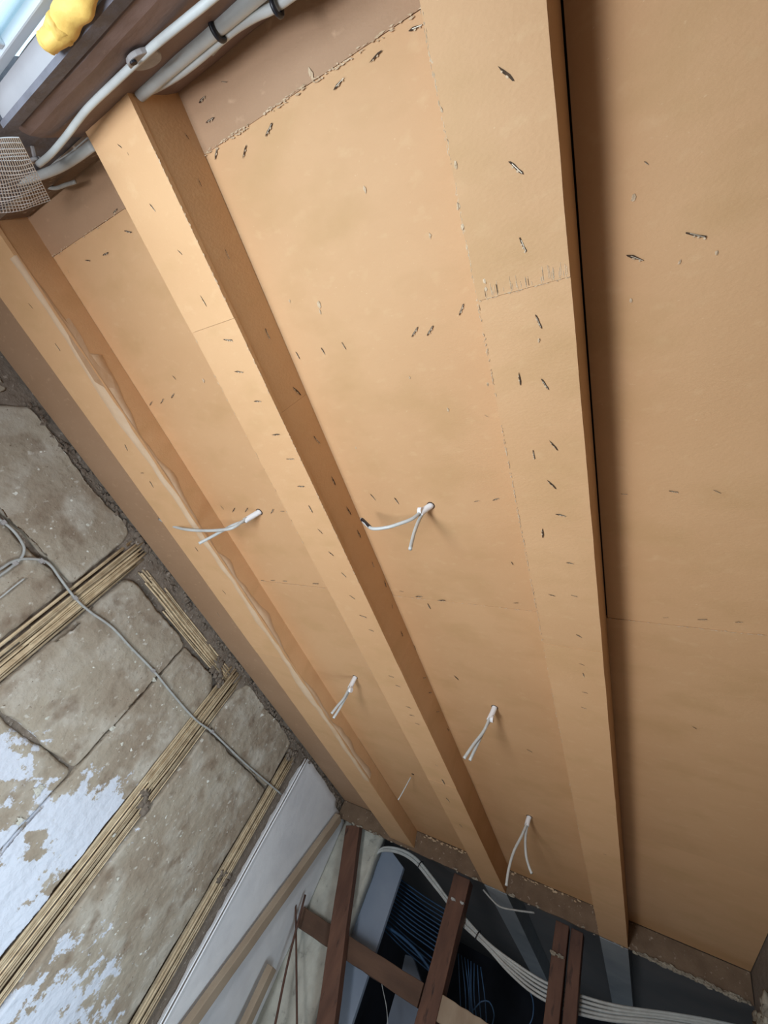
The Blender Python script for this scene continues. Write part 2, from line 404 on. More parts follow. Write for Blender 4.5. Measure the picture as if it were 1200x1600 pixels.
CE = {'b': [(587,88,-45,24),(530,130,-50,24),(650,43,-25,22),(420,203,-65,22),(382,237,-75,20),(338,238,-80,20),(328,188,-35,14),(316,155,-50,14),(350,128,0,8),
            (721,484,-70,18),(672,517,-60,17),(648,519,-60,17),(537,540,60,12),(505,549,60,12),(465,555,60,12),(775,780,-20,10),(745,783,-10,8),(620,783,55,12),(583,777,50,12),
            (655,932,0,10),(690,938,0,11),(627,924,10,6),(806,942,0,8),(670,947,60,9),(713,1059,45,9),(827,1173,30,9),(800,880,60,6),(760,650,30,6)],
      'a': [(165,397,-30,9),(200,362,10,11),(137,407,10,8),(107,424,70,5),(270,618,-60,8),(253,627,-60,8),(236,630,-60,7),(272,590,50,8),
            (441,799,0,6),(425,799,-60,7),(385,797,-60,7),(365,797,-60,7),(347,793,50,7),(411,907,0,6),(426,907,0,6),(445,908,0,6),(493,912,0,9),(180,330,-50,9)],
      'c': [(1087,367,12,32),(993,403,18,26),(1052,768,10,14),(975,772,5,10),(1120,768,25,12),(1097,968,0,14),(1040,965,0,8),(1155,972,0,12),(1085,1137,30,8),(1010,255,40,8)]}
for key, L_ in CE.items():
    for x, y, a, ln in L_:
        it = pick(BAY[key], onz(x, y).y); h = 1.0+it[2]-.0025
        staple(x, y, a, lambda u, w, h=h: onz(u, w, h), it[3], ln)
SO3 = [(791,115,42,30),(806,262,40,28),(817,382,65,24),(841,502,65,22),(812,592,82,18),(851,600,55,19),(865,696,50,18),(834,710,80,14),(862,757,45,18),(877,805,12,16),(848,833,88,13),
       (891,880,10,11),(862,930,15,10),(897,931,15,10),(905,994,30,10),(909,1038,20,9),(912,1055,70,7),(914,1082,15,9),(912,1106,20,9),(945,1335,20,6),(700,220,60,6)]
for x, y, a, ln in SO3:
    it = pick(B3[1], onz(x, y, .859).y); staple(x, y, a, lambda u, w: onz(u, w, .8588), it[2], ln)
SO2 = [(239,325,52,15),(281,394,45,10),(318,470,60,18),(356,531,5,13),(374,581,5,13),(403,627,0,11),(431,679,-5,11),(453,717,0,11),(470,760,0,10),(485,795,60,12),(500,830,45,10),(517,865,40,10),
       (537,898,45,10),(550,933,35,10),(567,963,20,11),(580,985,20,8),(611,1057,20,8),(622,1072,20,8),(638,1105,20,8),(644,1118,15,8),(652,1131,20,7),(693,1222,60,9),(682,1196,30,5),(187,228,40,9),(200,240,70,5),(700,1250,50,8),(720,1290,50,6)]
for x, y, a, ln in SO2:
    it = pick(B2[1], onz(x, y, .859).y); staple(x, y, a, lambda u, w: onz(u, w, .8588), it[2], ln)
SD2 = [(292,213,55,12),(312,285,65,14),(355,397,65,16),(418,521,65,17),(464,611,45,16),(495,687,50,15),(521,751,65,14),(545,798,60,14),(561,834,65,12),(583,882,70,9),(602,912,75,10),(613,947,80,7),(628,990,70,8),(648,1011,70,7),(663,1059,0,4),(672,1082,0,4),(684,1112,0,4),(700,1140,60,5)]
for x, y, a, ln in SD2:
    pl = lambda u, w: onx(u, w, -.8624); it = pick(B2[2], pl(x, y).y); staple(x, y, a, pl, it[2], ln, Vector((1, 0, 0)), 3 if random.random() < .6 else 0)
def cheek1(u, w):
    nrm = Vector((.12, 0, .022)).normalized(); q = Vector((-1.6012, 0, .880)); r_ = ray(u, w); return r_ * (nrm.dot(q)/nrm.dot(r_))
for x, y, a, ln in [(178,587,8,12),(219,643,15,14),(252,700,0,10),(302,777,25,14),(361,855,60,8),(395,907,65,9),(64,420,55,12),(120,540,10,9),(30,378,50,18),(105,462,20,9),(430,1000,60,6)]:
    staple(x, y, a, cheek1, pick(B1[2], cheek1(x, y).y)[2], ln, Vector((.12, 0, .022)).normalized()*1.0, 3)
for x, y, a, ln in [(90,542,55,14),(197,699,65,10),(222,739,0,5),(237,757,60,11),(307,858,55,8),(341,960,60,7),(48,478,50,10),(350,925,50,8)]:
    staple(x, y, a, lambda u, w: onz(u, w, .8795), pick(B1[1], onz(x, y, .88).y)[2], ln)

for x, y, sz, key in [(498,475,.006,'b'),(500,487,.004,'b'),(318,595,.006,'a'),(486,115,.006,'b'),(432,755,.006,'a'),(570,296,.004,'b'),(672,368,.004,'b'),(990,308,.005,'c'),(1062,410,.003,'c'),(1120,395,.003,'c'),(985,470,.003,'c'),(452,470,.003,'b'),(700,640,.004,'b'),(640,590,.003,'b'),(556,700,.003,'b')]:
    it = pick(BAY[key], onz(x, y).y); p = onz(x, y, .9985+it[2]); mb = MB(); mb.ball(p, sz, 0, .6, 7, 5, (.7, 1.3, .25)); mb.build('paper_chip', M['board_edge'], it[3])
for x, y, sz in [(762,601,.004),(757,440,.004),(760,452,.003),(712,258,.004),(716,322,.005),(690,172,.003),(722,356,.004),(842,532,.003)]:
    it = pick(B3[1], onz(x, y, .859).y); mb = MB(); mb.ball(onz(x, y, .8585), sz, 0, .6, 7, 5, (.6, 1.2, .3)); mb.build('paper_chip', M['board_edge'], it[2])

# ------------------------------------------------------------------ header across the end
hd = empty('header_board', (-.9, YH, .86)); tag(hd, 'dusty brown header board across the far end under the ceiling', 'header')
mb = MB(); n = 120
V_ = []; F = []
for j in range(n+1):
    x = XL+.005 + (XR-.01-XL)*j/n; zb = .862 + .006*noise.noise(Vector((x*9, 0, 2))) + .004*noise.noise(Vector((x*40, 3, 2)))
    V_ += [(x, YH+.002+.003*noise.noise(Vector((x*14, 7, 1))), zb), (x, YH+.002, .999), (x, YH+.03, .999), (x, YH+.03, zb+.002)]
for j in range(n):
    for k in range(4): F.append((j*4+k, j*4+(k+1)%4, (j+1)*4+(k+1)%4, (j+1)*4+k))
F += [(0,1,2,3), (n*4+3, n*4+2, n*4+1, n*4)]
mb.add(V_, F); mb.build('board', M['header'], hd)
mb = MB()
for i in range(150):
    x = random.uniform(-.08, .48) if i > 30 else random.uniform(-2.2, 0); mb.ball((x, YH-.004+random.uniform(-.006, .006), .862+random.uniform(-.008, .006)), random.uniform(.004, .012), 0, .5, 6, 4, (1.6, 1, .7))
o = mb.build('crumbling_fringe', M['crumb'], hd); o['kind'] = 'stuff'; o['label'] = 'pale crumbling fringe along the lower edge'
mb = MB()
for i in range(90):
    x = random.uniform(-1.55, -.3); mb.ball((x, YH-.006, .995-abs(random.gauss(0, .008))), random.uniform(.003, .008), 0, .5, 6, 4, (1.6, 1, .7))
o = mb.build('top_crumbs', M['board_edge'], hd); o['kind'] = 'stuff'

# ================================================================== LEFT WALL: mud backing, plaster slabs, reed strips
wl = struct(empty('wall_left', (XL, 0, FL)))
mb = MB(); V_ = []; F = []; ny, nz_ = 150, 90
for j in range(nz_+1):
    for i in range(ny+1):
        y = YW-.1 + 4.65*i/ny; z = FL + (2.46)*j/nz_
        V_.append((XL-.030 + .012*noise.noise(Vector((y*11, z*11, 0))) + .008*noise.noise(Vector((y*34, z*34, 4))) + (.018 if z > .90 else 0), y, z))
k = len(V_)
V_ += [(XL-.12, YW-.1, FL), (XL-.12, YW-.1+4.65, FL), (XL-.12, YW-.1+4.65, 1.01), (XL-.12, YW-.1, 1.01)]
for j in range(nz_):
    for i in range(ny): a = j*(ny+1)+i; F.append((a, a+1, a+ny+2, a+ny+1))
F.append((k, k+3, k+2, k+1))
mb.add(V_, F); mb.build('mud_backing', M['mud'], wl, smooth=True)
MB().box((XL-.20, YW-.15, FL), (XL-.125, 4.62, 1.13)).build('light_seal', M['mud'], wl)  # unseen block added to stop light leaking in along the wall top
MB().box((XL-.12, 4.19, FL), (XL-.02, 4.62, 1.0)).build('light_seal', M['mud'], wl)  # unseen block added against light leaking in at the far corner

def slab(poly, x_face, thick, m, name, parent, jit=.012, rings=30, step=.014, relief=.006, smooth=True):
    P = [Vector((p[0], p[1])) for p in poly]; out = []
    # rounded, densified outline
    n = len(P); R_ = []
    for i in range(n):
        a, b, c = P[i-1], P[i], P[(i+1) % n]
        r = min(.018, (a-b).length*.4, (c-b).length*.4)
        p, q = b + (a-b).normalized()*r, b + (c-b).normalized()*r
        for t in (0, .25, .5, .75, 1): R_.append((p*(1-t)**2 + b*2*t*(1-t) + q*t*t))
    for i in range(len(R_)):
        a, b = R_[i], R_[(i+1) % len(R_)]; k = max(1, int((b-a).length/step))
        for t in range(k): out.append(a.lerp(b, t/k))
    c = sum(out, Vector((0, 0)))/len(out)
    out = [p + (p-c).normalized() * (jit*noise.noise(Vector((p.x*9, p.y*9, c.x))) + jit*.45*noise.noise(Vector((p.x*31, p.y*31, c.x)))) for p in out]
    V_ = []; F = []; N_ = len(out)
    rs = [1.0, .996, .985] + [.985*(1 - (k/rings)**1.0) for k in range(1, rings)]
    for ri, r in enumerate(rs):
        for p in out:
            # constant-width bevel near the rim
            d = (p-c).length; rr = r
            if ri == 1: rr = 1 - .004/d
            if ri == 2: rr = 1 - .014/d
            q = c + (p-c)*rr; y, z = q
            h = relief*noise.noise(Vector((y*4, z*4, 2))) + relief*.5*noise.noise(Vector((y*13, z*13, 7))) + relief*.28*noise.noise(Vector((y*37, z*37, 5)))
            dx = {0: -thick, 1: -.010}.get(ri, 0)
            V_.append((x_face + h + dx, y, z))
    ctr = len(V_); V_.append((x_face + relief*noise.noise(Vector((c.x*4, c.y*4, 2))), c.x, c.y))
    for k in range(len(rs)-1):
        for i in range(N_): F.append((k*N_+i, k*N_+(i+1)%N_, (k+1)*N_+(i+1)%N_, (k+1)*N_+i))
    k = len(rs)-1
    for i in range(N_): F.append((k*N_+i, k*N_+(i+1)%N_, ctr))
    mb = MB(); mb.add(V_, F)
    o = mb.build(name, m, parent, smooth=smooth)
    return o
B_ = FL+.02
slab([(.07,.605),(.055,.86),(.10,.962),(.30,.968),(.58,.955),(.765,.978),(.845,.965),(.872,.90),(.872,.60),(.72,.600),(.58,.592),(.3,.588)], XL, .05, M['old'], 'plaster_slab', wl)
slab([(-.38,B_),(-.38,.565),(.3,.575),(.60,.578),(.75,.586),(.870,.575),(.876,.3),(.870,-.4),(.872,B_)], XL-.002, .05, M['old'], 'plaster_slab', wl)
slab([(-.38,.60),(-.38,.95),(.03,.945),(.04,.60)], XL-.010, .05, M['old'], 'plaster_slab', wl)
slab([(1.028,.085),(1.030,.81),(1.10,.834),(1.598,.822),(1.594,.078),(1.3,.082)], XL, .05, M['old'], 'plaster_slab', wl)
slab([(1.028,B_),(1.026,.074),(1.3,.072),(1.594,.070),(1.594,B_)], XL-.003, .05, M['old'], 'plaster_slab', wl, relief=.006)
slab([(1.600,B_),(1.604,.820),(1.90,.828),(1.968,.78),(1.968,-.5),(1.966,B_)], XL-.001, .05, M['old'], 'plaster_slab', wl, relief=.006)
slab([(2.148,.612),(2.150,.91),(2.19,.965),(2.80,.968),(2.935,.945),(2.952,.72),(2.948,.618),(2.5,.612)], XL, .05, M['old'], 'plaster_slab', wl)
slab([(2.148,B_),(2.148,.602),(2.5,.604),(2.942,.610),(2.940,-.3),(2.938,B_)], XL-.001, .05, M['old'], 'plaster_slab', wl, relief=.005)
# smooth newer plaster towards the far corner
slab([(3.19,B_),(3.185,.93),(3.22,.985),(3.6,.975),(3.86,.955),(3.90,.915),(4.17,.90),(4.17,B_)], XL+.004, .05, M['plaster'], 'smooth_plaster', wl, jit=.006, relief=.0018)
# plaster stop bead: two thin rails
for dy, x in ((3.160, XL+.016), (3.184, XL+.020)):
    mb = MB(); pts = [(x+.002*noise.noise(Vector((z_, dy, 0))), dy+.004*noise.noise(Vector((z_*2, dy, 3))), z_) for z_ in [B_ + (.95-B_)*k/14 for k in range(15)]]
    mb.tube(pts, .0058, 6, 2); mb.build('stop_bead', M['white'], wl, smooth=True)

def reeds(y0, y1, z0, z1, n, horiz=False, name='reed_strip', off=.0):
    par = empty(name, (XL, (y0+y1)/2, z0)); par.parent = wl; par['_o'] = (XL, (y0+y1)/2, z0)
    par.location = Vector((XL, (y0+y1)/2, z0)) - Vector(wl['_o'])
    for k in range(n):
        t = (k+.5)/n; r = random.uniform(.0042, .0062)
        x = XL - .010 + random.uniform(-.005, .004) + off
        pts = []; 
        a0 = random.uniform(0, .03) if random.random() < .7 else random.uniform(0, .3); a1 = 1 - random.uniform(0, .03)
        w0 = random.uniform(-.004, .004); ph = random.random()*9
        for s in range(9):
            u = a0 + (a1-a0)*s/8; bend = .006*noise.noise(Vector((u*3, ph, 0)))
            if horiz: pts.append((x + bend*.5, y0+(y1-y0)*u, z0+(z1-z0)*t + w0 + bend))
            else: pts.append((x + bend*.5, y0+(y1-y0)*t + w0 + bend, z0+(z1-z0)*u))
        mb = MB(); mb.tube(pts, r, 6, 1, taper=(1, random.uniform(.7, 1.1))); mb.build('reed', M['reed'], par, smooth=True)
    return par
reeds(.885, 1.018, B_, .975, 13)
reeds(.90, 1.00, .3, .985, 5, off=.008)
reeds(1.975, 2.135, B_, .965, 13)
reeds(2.00, 2.11, .2, .97, 4, off=.008)
reeds(2.955, 3.075, B_, .93, 12)
s4 = reeds(1.04, 2.02, .842, .930, 11, horiz=True)
reeds(1.10, 1.85, .855, .915, 4, horiz=True, off=.008)
def clod(y, z, w, h, n=10):
    mb = MB()
    for i in range(n): mb.ball((XL-.008, y+random.uniform(-w, w)/2, z+random.uniform(-h, h)/2), random.uniform(.012, .026), 0, .5, 8, 6, (.55, 1, 1))
    return mb.build('mortar_dab', M['mud'], wl, smooth=True)
p = onx(225, 1250, XL); clod(p.y, p.z, .13, .07)
p = onx(352, 1370, XL); clod(p.y, p.z, .10, .06)
clod(1.92, .86, .16, .10, 14); clod(3.02, .90, .12, .08, 12); clod(3.93, .94, .10, .06, 9); clod(.93, .985, .12, .03, 8)
mb = MB()
for i in range(330):
    y = random.uniform(.1, 4.0); z = random.uniform(.955, .998)
    mb.ball((XL-.012+random.uniform(-.01, .012), y, z), random.uniform(.004, .014), 0, .6, 6, 4, (.8, 1.3, 1))
o = mb.build('rubble_edge', M['mud'], wl); o['kind'] = 'stuff'
# flakes of loose plaster still hanging on the wall
for (x, y, s) in [(240,1062,.012),(213,1078,.011),(175,1138,.014),(60,1234,.022),(30,1283,.014),(363,1131,.007),(213,990,.006),(211,1034,.006),(74,1122,.008),(190,1162,.009),(364,1205,.005),(137,820,.009),(148,830,.006),(178,1305,.009),(282,1306,.006),(184,1373,.008),(112,748,.006)]:
    p = onx(x, y, XL); mb = MB(); mb.ball(p + Vector((.002, 0, 0)), s, 0, .6, 8, 5, (.25, 1, .8)); mb.build('plaster_flake', M['rough_white'], wl)

# grey cables clipped on the left wall
def cab(name, pts, r, m, label, cat='cable', group=None, parent=None, sub=6, n=8):
    mb = MB(); mb.tube(pts, r, n, sub); o = mb.build(name, m, parent, smooth=True)
    if label: tag(o, label, cat, group)
    return o
wc = [onx(x, y, XL+.014) for x, y in [(65,875),(80,884),(95,905),(118,935),(140,955),(175,980),(205,1012),(240,1048),(262,1075),(290,1108),(310,1128),(330,1142),(355,1166),(380,1190),(410,1216),(440,1241)]]
cr = empty('wall_cable', wc[0]); tag(cr, 'thin grey cable clipped diagonally down the picture across the reed wall', 'cable')
cab('sheath', [onx(x, y, XL+.014) for x, y in [(-60,925),(-25,900),(0,889),(18,878),(38,873)]] + wc, .0062, M['greycable'], None, parent=cr)
for x, y in [(65,876),(118,934),(240,1048),(332,1143)]:
    p = onx(x, y, XL+.016); mb = MB(); mb.box(p + Vector((-.022, -.011, -.008)), p + Vector((.004, .011, .008))); mb.tube([p+Vector((.004, .014, 0)), p+Vector((.008, .014, 0))], .004, 8, 1)
    mb.build('cable_clip', M['clip'], cr, bevel=.002)
c2 = empty('wall_cable', onx(0, 812, XL)); tag(c2, 'short grey cable bending down at the left edge of the reed wall', 'cable')
cab('sheath', [onx(x, y, XL+.013) for x, y in [(-70,770),(-30,795),(0,812),(20,828),(33,845),(38,858),(33,872),(18,886),(0,899),(-40,925)]], .0062, M['greycable'], None, parent=c2)
for x, y in [(6,816),(24,880)]:
    p = onx(x, y, XL+.016); MB().box(p + Vector((-.022, -.010, -.009)), p + Vector((.004, .010, .009))).build('cable_clip', M['clip'], c2, bevel=.002)
cab('wire_stub', [onx(x, y, XL+.012) for x, y in [(-30,952),(0,934),(20,918),(38,904)]], .0035, M['cable'], 'short white wire stub at the left edge of the wall below the grey cable', 'wire')

# ------------------------------------------------------------------ dangling ceiling-light cables
def dangle(hole, sheath, strands, label, knob=None, r=.0042, tip=None, Lsh=None):
    H = onz(*hole, .999); Y = H.y
    e = empty('hanging_cable', H); tag(e, label, 'cable')
    q = [H + Vector((0, 0, .010)), H] + [ony(x, y, Y) for x, y in sheath]
    if Lsh != 0: cab('sheath', q, r*1.55, M['white'], None, parent=e)
    last = q[-1]
    for k, s in enumerate(strands):
        pts = [q[-2].lerp(last, .6) + Vector((0, (k-.5)*r*1.4, 0))] + [ony(x, y, Y + (k-.5)*r*2) for x, y in s]
        cab('core', pts, r*.82, M['cable'], None, parent=e)
    if knob:
        p = ony(*knob, Y-.008); mb = MB(); mb.tube([p - Vector((.006, 0, 0)), p + Vector((.006, 0, 0))], r*1.7, 8, 1); mb.build('clip', M['white'], e)
    if tip:
        a, b = [ony(x, y, Y - r) for x, y in tip]; mb = MB(); mb.tube([a, b], r*.95, 8, 1); tag(mb.build('tape', M['tie'], e), 'black taped end')
    mb = MB(); mb.tube([H + Vector((0, 0, .004)), H + Vector((0, 0, -.0005))], r*2.0, 10, 1); mb.build('hole', M['slit'], e)
    return e
dangle((405,800), [(395,806),(382,814)], [[(365,824),(345,828),(318,829),(290,827),(268,821),(249,811)], [(365,820),(350,828),(332,838),(311,849)]],
       'white cable with two splayed cores, hanging left of the middle beam near the reed wall', r=.0078)
dangle((673,790), [(666,795),(656,803)], [[(645,810),(625,818),(605,824),(583,826),(573,820),(565,811)], [(655,812),(648,830),(644,845),(641,858)]],
       'white cable with black-taped core, hanging right of the middle beam near its side', knob=(657,798), r=.0068, tip=((578,824),(566,812)))
dangle((555,1058), [(551,1066),(546,1076)], [[(538,1090),(528,1102),(518,1115)], [(540,1090),(530,1108),(521,1122)]],
       'white cable hanging straight down between middle beam and filler-smeared beam', knob=(548,1078), r=.0078)
dangle((773,1105), [(770,1113),(764,1126)], [[(756,1142),(740,1163),(725,1185)], [(754,1146),(746,1163),(734,1188)]],
       'longer white cable hanging straight down between middle and widest beams', knob=(769,1124), r=.0078)
dangle((645,1210), [(640,1218)], [[(636,1225),(629,1238),(622,1250)]],
       'single thin white wire hanging near the far end of the bay beside the middle beam', r=.0045, Lsh=0)
dangle((827,1276), [(825,1282),(823,1290)], [[(815,1306),(803,1330),(795,1358),(791,1384)], [(821,1310),(822,1335),(826,1352),(831,1365)]],
       'white cable with two curved cores spread apart, closest to the header board', r=.0085)

# ================================================================== WINDOW SIDE
lt = empty('timber_lintel', (-.5, YW, .72)); tag(lt, 'dark brown rounded timber lintel above the window with cables running along it', 'lintel')
mb = MB(); V_ = []; F = []
prof = [(YW-.05,.725),(YW-.004,.722),(YW+.008,.730),(YW+.016,.748),(YW+.018,.775),(YW+.016,.93),(YW+.014,.962),(YW+.010,.996),(YW-.05,.996)]
n = 60
for j in range(n+1):
    x = -1.075 + (XR-.01+1.075)*j/n
    e = min(1, (j+.2)/2.0)**.5
    for (y, z) in prof:
        zz = .85 + (z-.85)*(.75+.25*e); V_.append((x, y + (e-1)*.012 + .0035*noise.noise(Vector((x*8, y*30, z*18))), zz))
k = len(prof)
for j in range(n):
    for i in range(k): F.append((j*k+i, j*k+(i+1)%k, (j+1)*k+(i+1)%k, (j+1)*k+i))
F += [tuple(range(k))[::-1], tuple(n*k+i for i in range(k))]
mb.add(V_, F); mb.build('lintel_timber', M['brown'], lt, smooth=False)
MB().box((-1.60, YW+.001, .90), (-1.08, YW+.012, .985)).build('packing_board', M['header'], lt)

w1 = struct(empty('window_1', (WX0, YW-.03, WZ0)))
MB().box((WX0, YW-.035, .7005), (WX1, YW+.001, .721)).build('reveal_board', M['reveal'], w1)
MB().box((WX0-.005, YW+.001, .694), (WX1, YW+.010, .7215)).build('rendered_edge', M['reveal_edge'], w1)
YG = YW-.045
MB().box((WX0, YG-.03, .678), (WX1, YG+.006, .7005)).build('window_frame', M['frame'], w1, bevel=.003)
for x0, x1 in ((WX0, WX0+.03), (WX1-.03, WX1)): MB().box((x0, YG-.03, WZ0), (x1, YG+.006, .678)).build('window_frame', M['frame'], w1, bevel=.003)
MB().box((WX0+.03, YG-.03, WZ0), (WX1-.03, YG+.006, WZ0+.05)).build('window_frame', M['frame'], w1, bevel=.003)
MB().box((WX0+.03, YG-.022, .605), (WX1-.03, YG+.004, .630)).build('glazing_bar', M['frame'], w1, bevel=.003)
MB().box((WX0+.03, YG-.022, -.15), (WX1-.03, YG+.004, -.11)).build('glazing_bar', M['frame'], w1, bevel=.003)
MB().box((-.90, YG-.022, .630), (-.885, YG+.003, .678)).build('glazing_bar', M['frame'], w1, bevel=.002)
MB().box((WX0+.03, YG-.012, WZ0+.05), (WX1-.03, YG-.008, .678)).build('pane', M['glass'], w1)
mb = MB(); fp = [onz(x, y, .675) for x, y in [(78,62),(92,42),(108,22),(124,0),(142,-28),(170,-70),(205,-130)]]
mb.tube(fp, .017, 14, 6, taper=(.8, 1.15))
for q_ in range(len(mb.v)):
    v = mb.v[q_]; t = min(1, (v-fp[0]).length/.05); c_ = min(fp, key=lambda p: (p-v).length)
    mb.v[q_] = v + Vector((noise.noise(v*22), noise.noise(v*22+Vector((9,0,0))), noise.noise(v*22+Vector((0,9,0)))))*.009
for p, r_ in ((fp[0]+Vector((-.004,0,0)), .014), (fp[1], .018)): mb.ball(p, r_, 0, .22, 14, 10, fq=1.6)
tag(mb.build('foam_bead', M['foam'], smooth=True), 'yellow bead of expanding foam squeezed out along the window head', 'foam')

# pipes and cables along the lintel
def run(pts, z): return [onz(x, y, z) for x, y in pts]
a, b = onz(218, 148, .885), onz(392, 0, .885); d = (b-a)
pipe = [onz(x, y, .885) for x, y in [(218,148),(262,110),(305,73),(350,35),(392,0),(440,-40),(560,-140)]]
cab('conduit', pipe, .0115, M['cable'], 'thick pale conduit running under the lintel, held by a black tie', 'pipe', sub=3, n=14)
cab('conduit', [onz(x, y, .875) for x, y in [(146,226),(120,245),(92,262),(60,275),(30,283),(0,289),(-50,297)]], .0098, M['cable'], 'thick white conduit coming out left of the middle beam and crossing the wire mesh', 'pipe', n=14)
cab('cable', [onz(x, y, .795) for x, y in [(60,257),(80,240),(104,212),(122,188),(142,164),(184,124),(240,72),(290,31),(328,0),(420,-78)]], .0062, M['cable'], 'upper thin pale cable running straight along the lintel past the grey clip', 'cable', n=10)
cab('cable', [onz(x, y, .90) for x, y in [(222,146),(250,133),(280,115),(310,92),(340,66),(370,42),(400,24),(430,10),(480,-25)]], .0075, M['cable'], 'thin pale cable branching away on the ceiling side of the thick conduit', 'cable', n=10)
cab('cable', [onz(x, y, .925) for x, y in [(330,82),(352,58),(385,30),(410,8),(440,-20)]], .0055, M['greycable'], 'thin grey cable half hidden behind the black-tied conduit', 'cable', n=8)
cab('cable', [onz(x, y, .905) for x, y in [(140,215),(110,240),(80,258),(58,272)]], .0055, M['greycable'], 'thin grey cable just above the white conduit left of the middle beam', 'cable', n=8)
# black tie round the conduit
def ring(c, axis, R_, r, m, name, label, cat, squash=1.0):
    axis = Vector(axis).normalized(); u = axis.orthogonal().normalized(); w = axis.cross(u)
    mb = MB(); mb.tube([c + (u*math.cos(t)+w*math.sin(t)*squash)*R_ for t in [2*math.pi*k/20 for k in range(21)]], r, 8, 1)
    return tag(mb.build(name, m, smooth=True), label, cat)
ring(onz(340, 44, .885), d, .0150, .0046, M['tie'], 'cable_tie', 'black cable tie looped around the thick conduit', 'cable tie')
ring(onz(432, 8, .895), d, .0125, .0042, M['tie'], 'cable_tie', 'black tie around the thin cable at the top edge of the picture', 'cable tie')
p = onz(222, 92, .80); e = empty('cable_saddle', p); tag(e, 'grey disc-shaped cable clip on the lintel behind the thin cable', 'clip')
mb = MB(); yy = YW+.024; c0 = ony(225, 92, yy)
mb.tube([c0 + Vector((0, -.004, 0)), c0 + Vector((0, .004, 0))], .030, 20, 1); mb.build('disc', M['clip'], e, bevel=.002)
c0 = ony(208, 96, yy+.005); mb = MB(); mb.tube([c0, c0+Vector((0, .003, 0))], .006, 10, 1); mb.build('screw', M['tie'], e)
p = onz(56, 250, .795); e = empty('cable_clip', p); tag(e, 'small grey ring clip at the end of the thin cable by the mesh', 'clip')
mb = MB(); mb.tube([p + Vector((math.cos(t)*.010, 0, math.sin(t)*.010)) for t in [2*math.pi*k/14 for k in range(15)]], .0038, 8, 1); mb.build('ring', M['clip'], e, smooth=True)
mb = MB(); mb.tube([p + Vector((.0, 0, 0)), Vector((p.x, YW+.002, p.z+.01))], .005, 8, 1); mb.build('stem', M['clip'], e)
# torn flap of cable sheath
mb = MB(); mb.tube([onz(x, y, .945) for x, y in [(68,288),(76,293),(88,294),(102,289),(118,284)]], .0045, 8, 4)
tag(mb.build('cable', M['greycable'], smooth=True), 'curled grey cable offcut lying under the white conduit by the ceiling', 'cable')

# wire mesh patch
msh = MB(); A_, B2_, C3_, D4_ = ony(-60, 216, -.355), ony(30, 216, -.355), ony(78, 312, -.355), ony(-60, 333, -.355)
nu, nv = 27, 19
def mp_(u, v):
    p = A_.lerp(B2_, u).lerp(D4_.lerp(C3_, u), v); p.y += .012*math.sin(u*3)*v + .004*noise.noise(p*20); return p
for i in range(nu+1):
    msh.tube([mp_(i/nu, k/6) for k in range(7)], .00100, 4, 1)
for k in range(nv+1):
    msh.tube([mp_(i/8, k/nv) for i in range(9)], .00100, 4, 1)
tag(msh.build('wire_mesh', M['mesh']), 'bent patch of fine metal plaster mesh beside the window corner', 'mesh')
# block behind the mesh
# ================================================================== FAR END: studs and dark room
def timber(name, a, b, w, h, m, label, cat, side=(1, 0, 0), seg=14, jit=.0035):
    mb = MB(); mb.bar(a, b, w, h, side, 0, seg, jit); o = mb.build(name, m, bevel=.004); return tag(o, label, cat)
timber('timber_stud', (-1.225, 4.13, FL), (-1.205, 4.13, .858), .125, .11, M['stud'], 'dark timber stud behind the header, centre one, with cables passing behind it', 'stud')
timber('timber_stud', (-.505, 4.13, FL), (-.495, 4.13, .858), .085, .10, M['stud'], 'dark timber stud under the header at right, left one of the pair', 'stud')
timber('timber_stud', (-.410, 4.15, FL), (-.405, 4.15, .858), .075, .09, M['stud'], 'dark timber stud under the header at right, right one of the pair', 'stud')
timber('timber_brace', (-1.38, 4.00, -1.35), (-2.19, 4.045, .853), .13, .075, M['stud'], 'long dark leaning timber brace crossing in front of the brown rail', 'brace')
timber('timber_rail', (-2.35, 4.12, .175), (-1.285, 4.12, .165), .075, .12, M['noggin'], 'brown horizontal timber rail behind the leaning brace', 'rail', side=(0, 1, 0))
timber('timber_rail', (-1.15, 4.12, .165), (-.556, 4.12, .160), .075, .125, M['pine'], 'paler short timber rail right of the centre stud at the bottom edge', 'rail', side=(0, 1, 0))
# light battens
a = Vector((-2.315, 3.95, .85)); b = Vector((-2.30, 3.20, -.86)); timber('timber_batten', a, b, .075, .05, M['pine'], 'long pale pine batten leaning against the smooth grey plaster', 'batten', side=(0, 1, 0), jit=.002)
a = onx(425, 1511, -2.28); b = Vector((-2.25, 3.80, FL)); timber('timber_batten', a, b, .07, .05, M['pine'], 'short pale pine batten with a cut top, standing at the bottom beside the long one', 'batten', side=(0, 1, 0), jit=.002)
cab('iron_rod', [ony(477, 1398, 3.97), ony(452, 1495, 3.95), ony(430, 1600, 3.90), ony(405, 1720, 3.86)], .0085, M['rust'], 'thin rusty iron rod leaning left, crossing the upright one', 'rod')
cab('iron_rod', [ony(462, 1412, 3.99), ony(463, 1500, 3.97), ony(464, 1600, 3.96), ony(465, 1720, 3.94)], .0075, M['rust'], 'thin rusty iron rod standing upright behind the leaning one', 'rod')
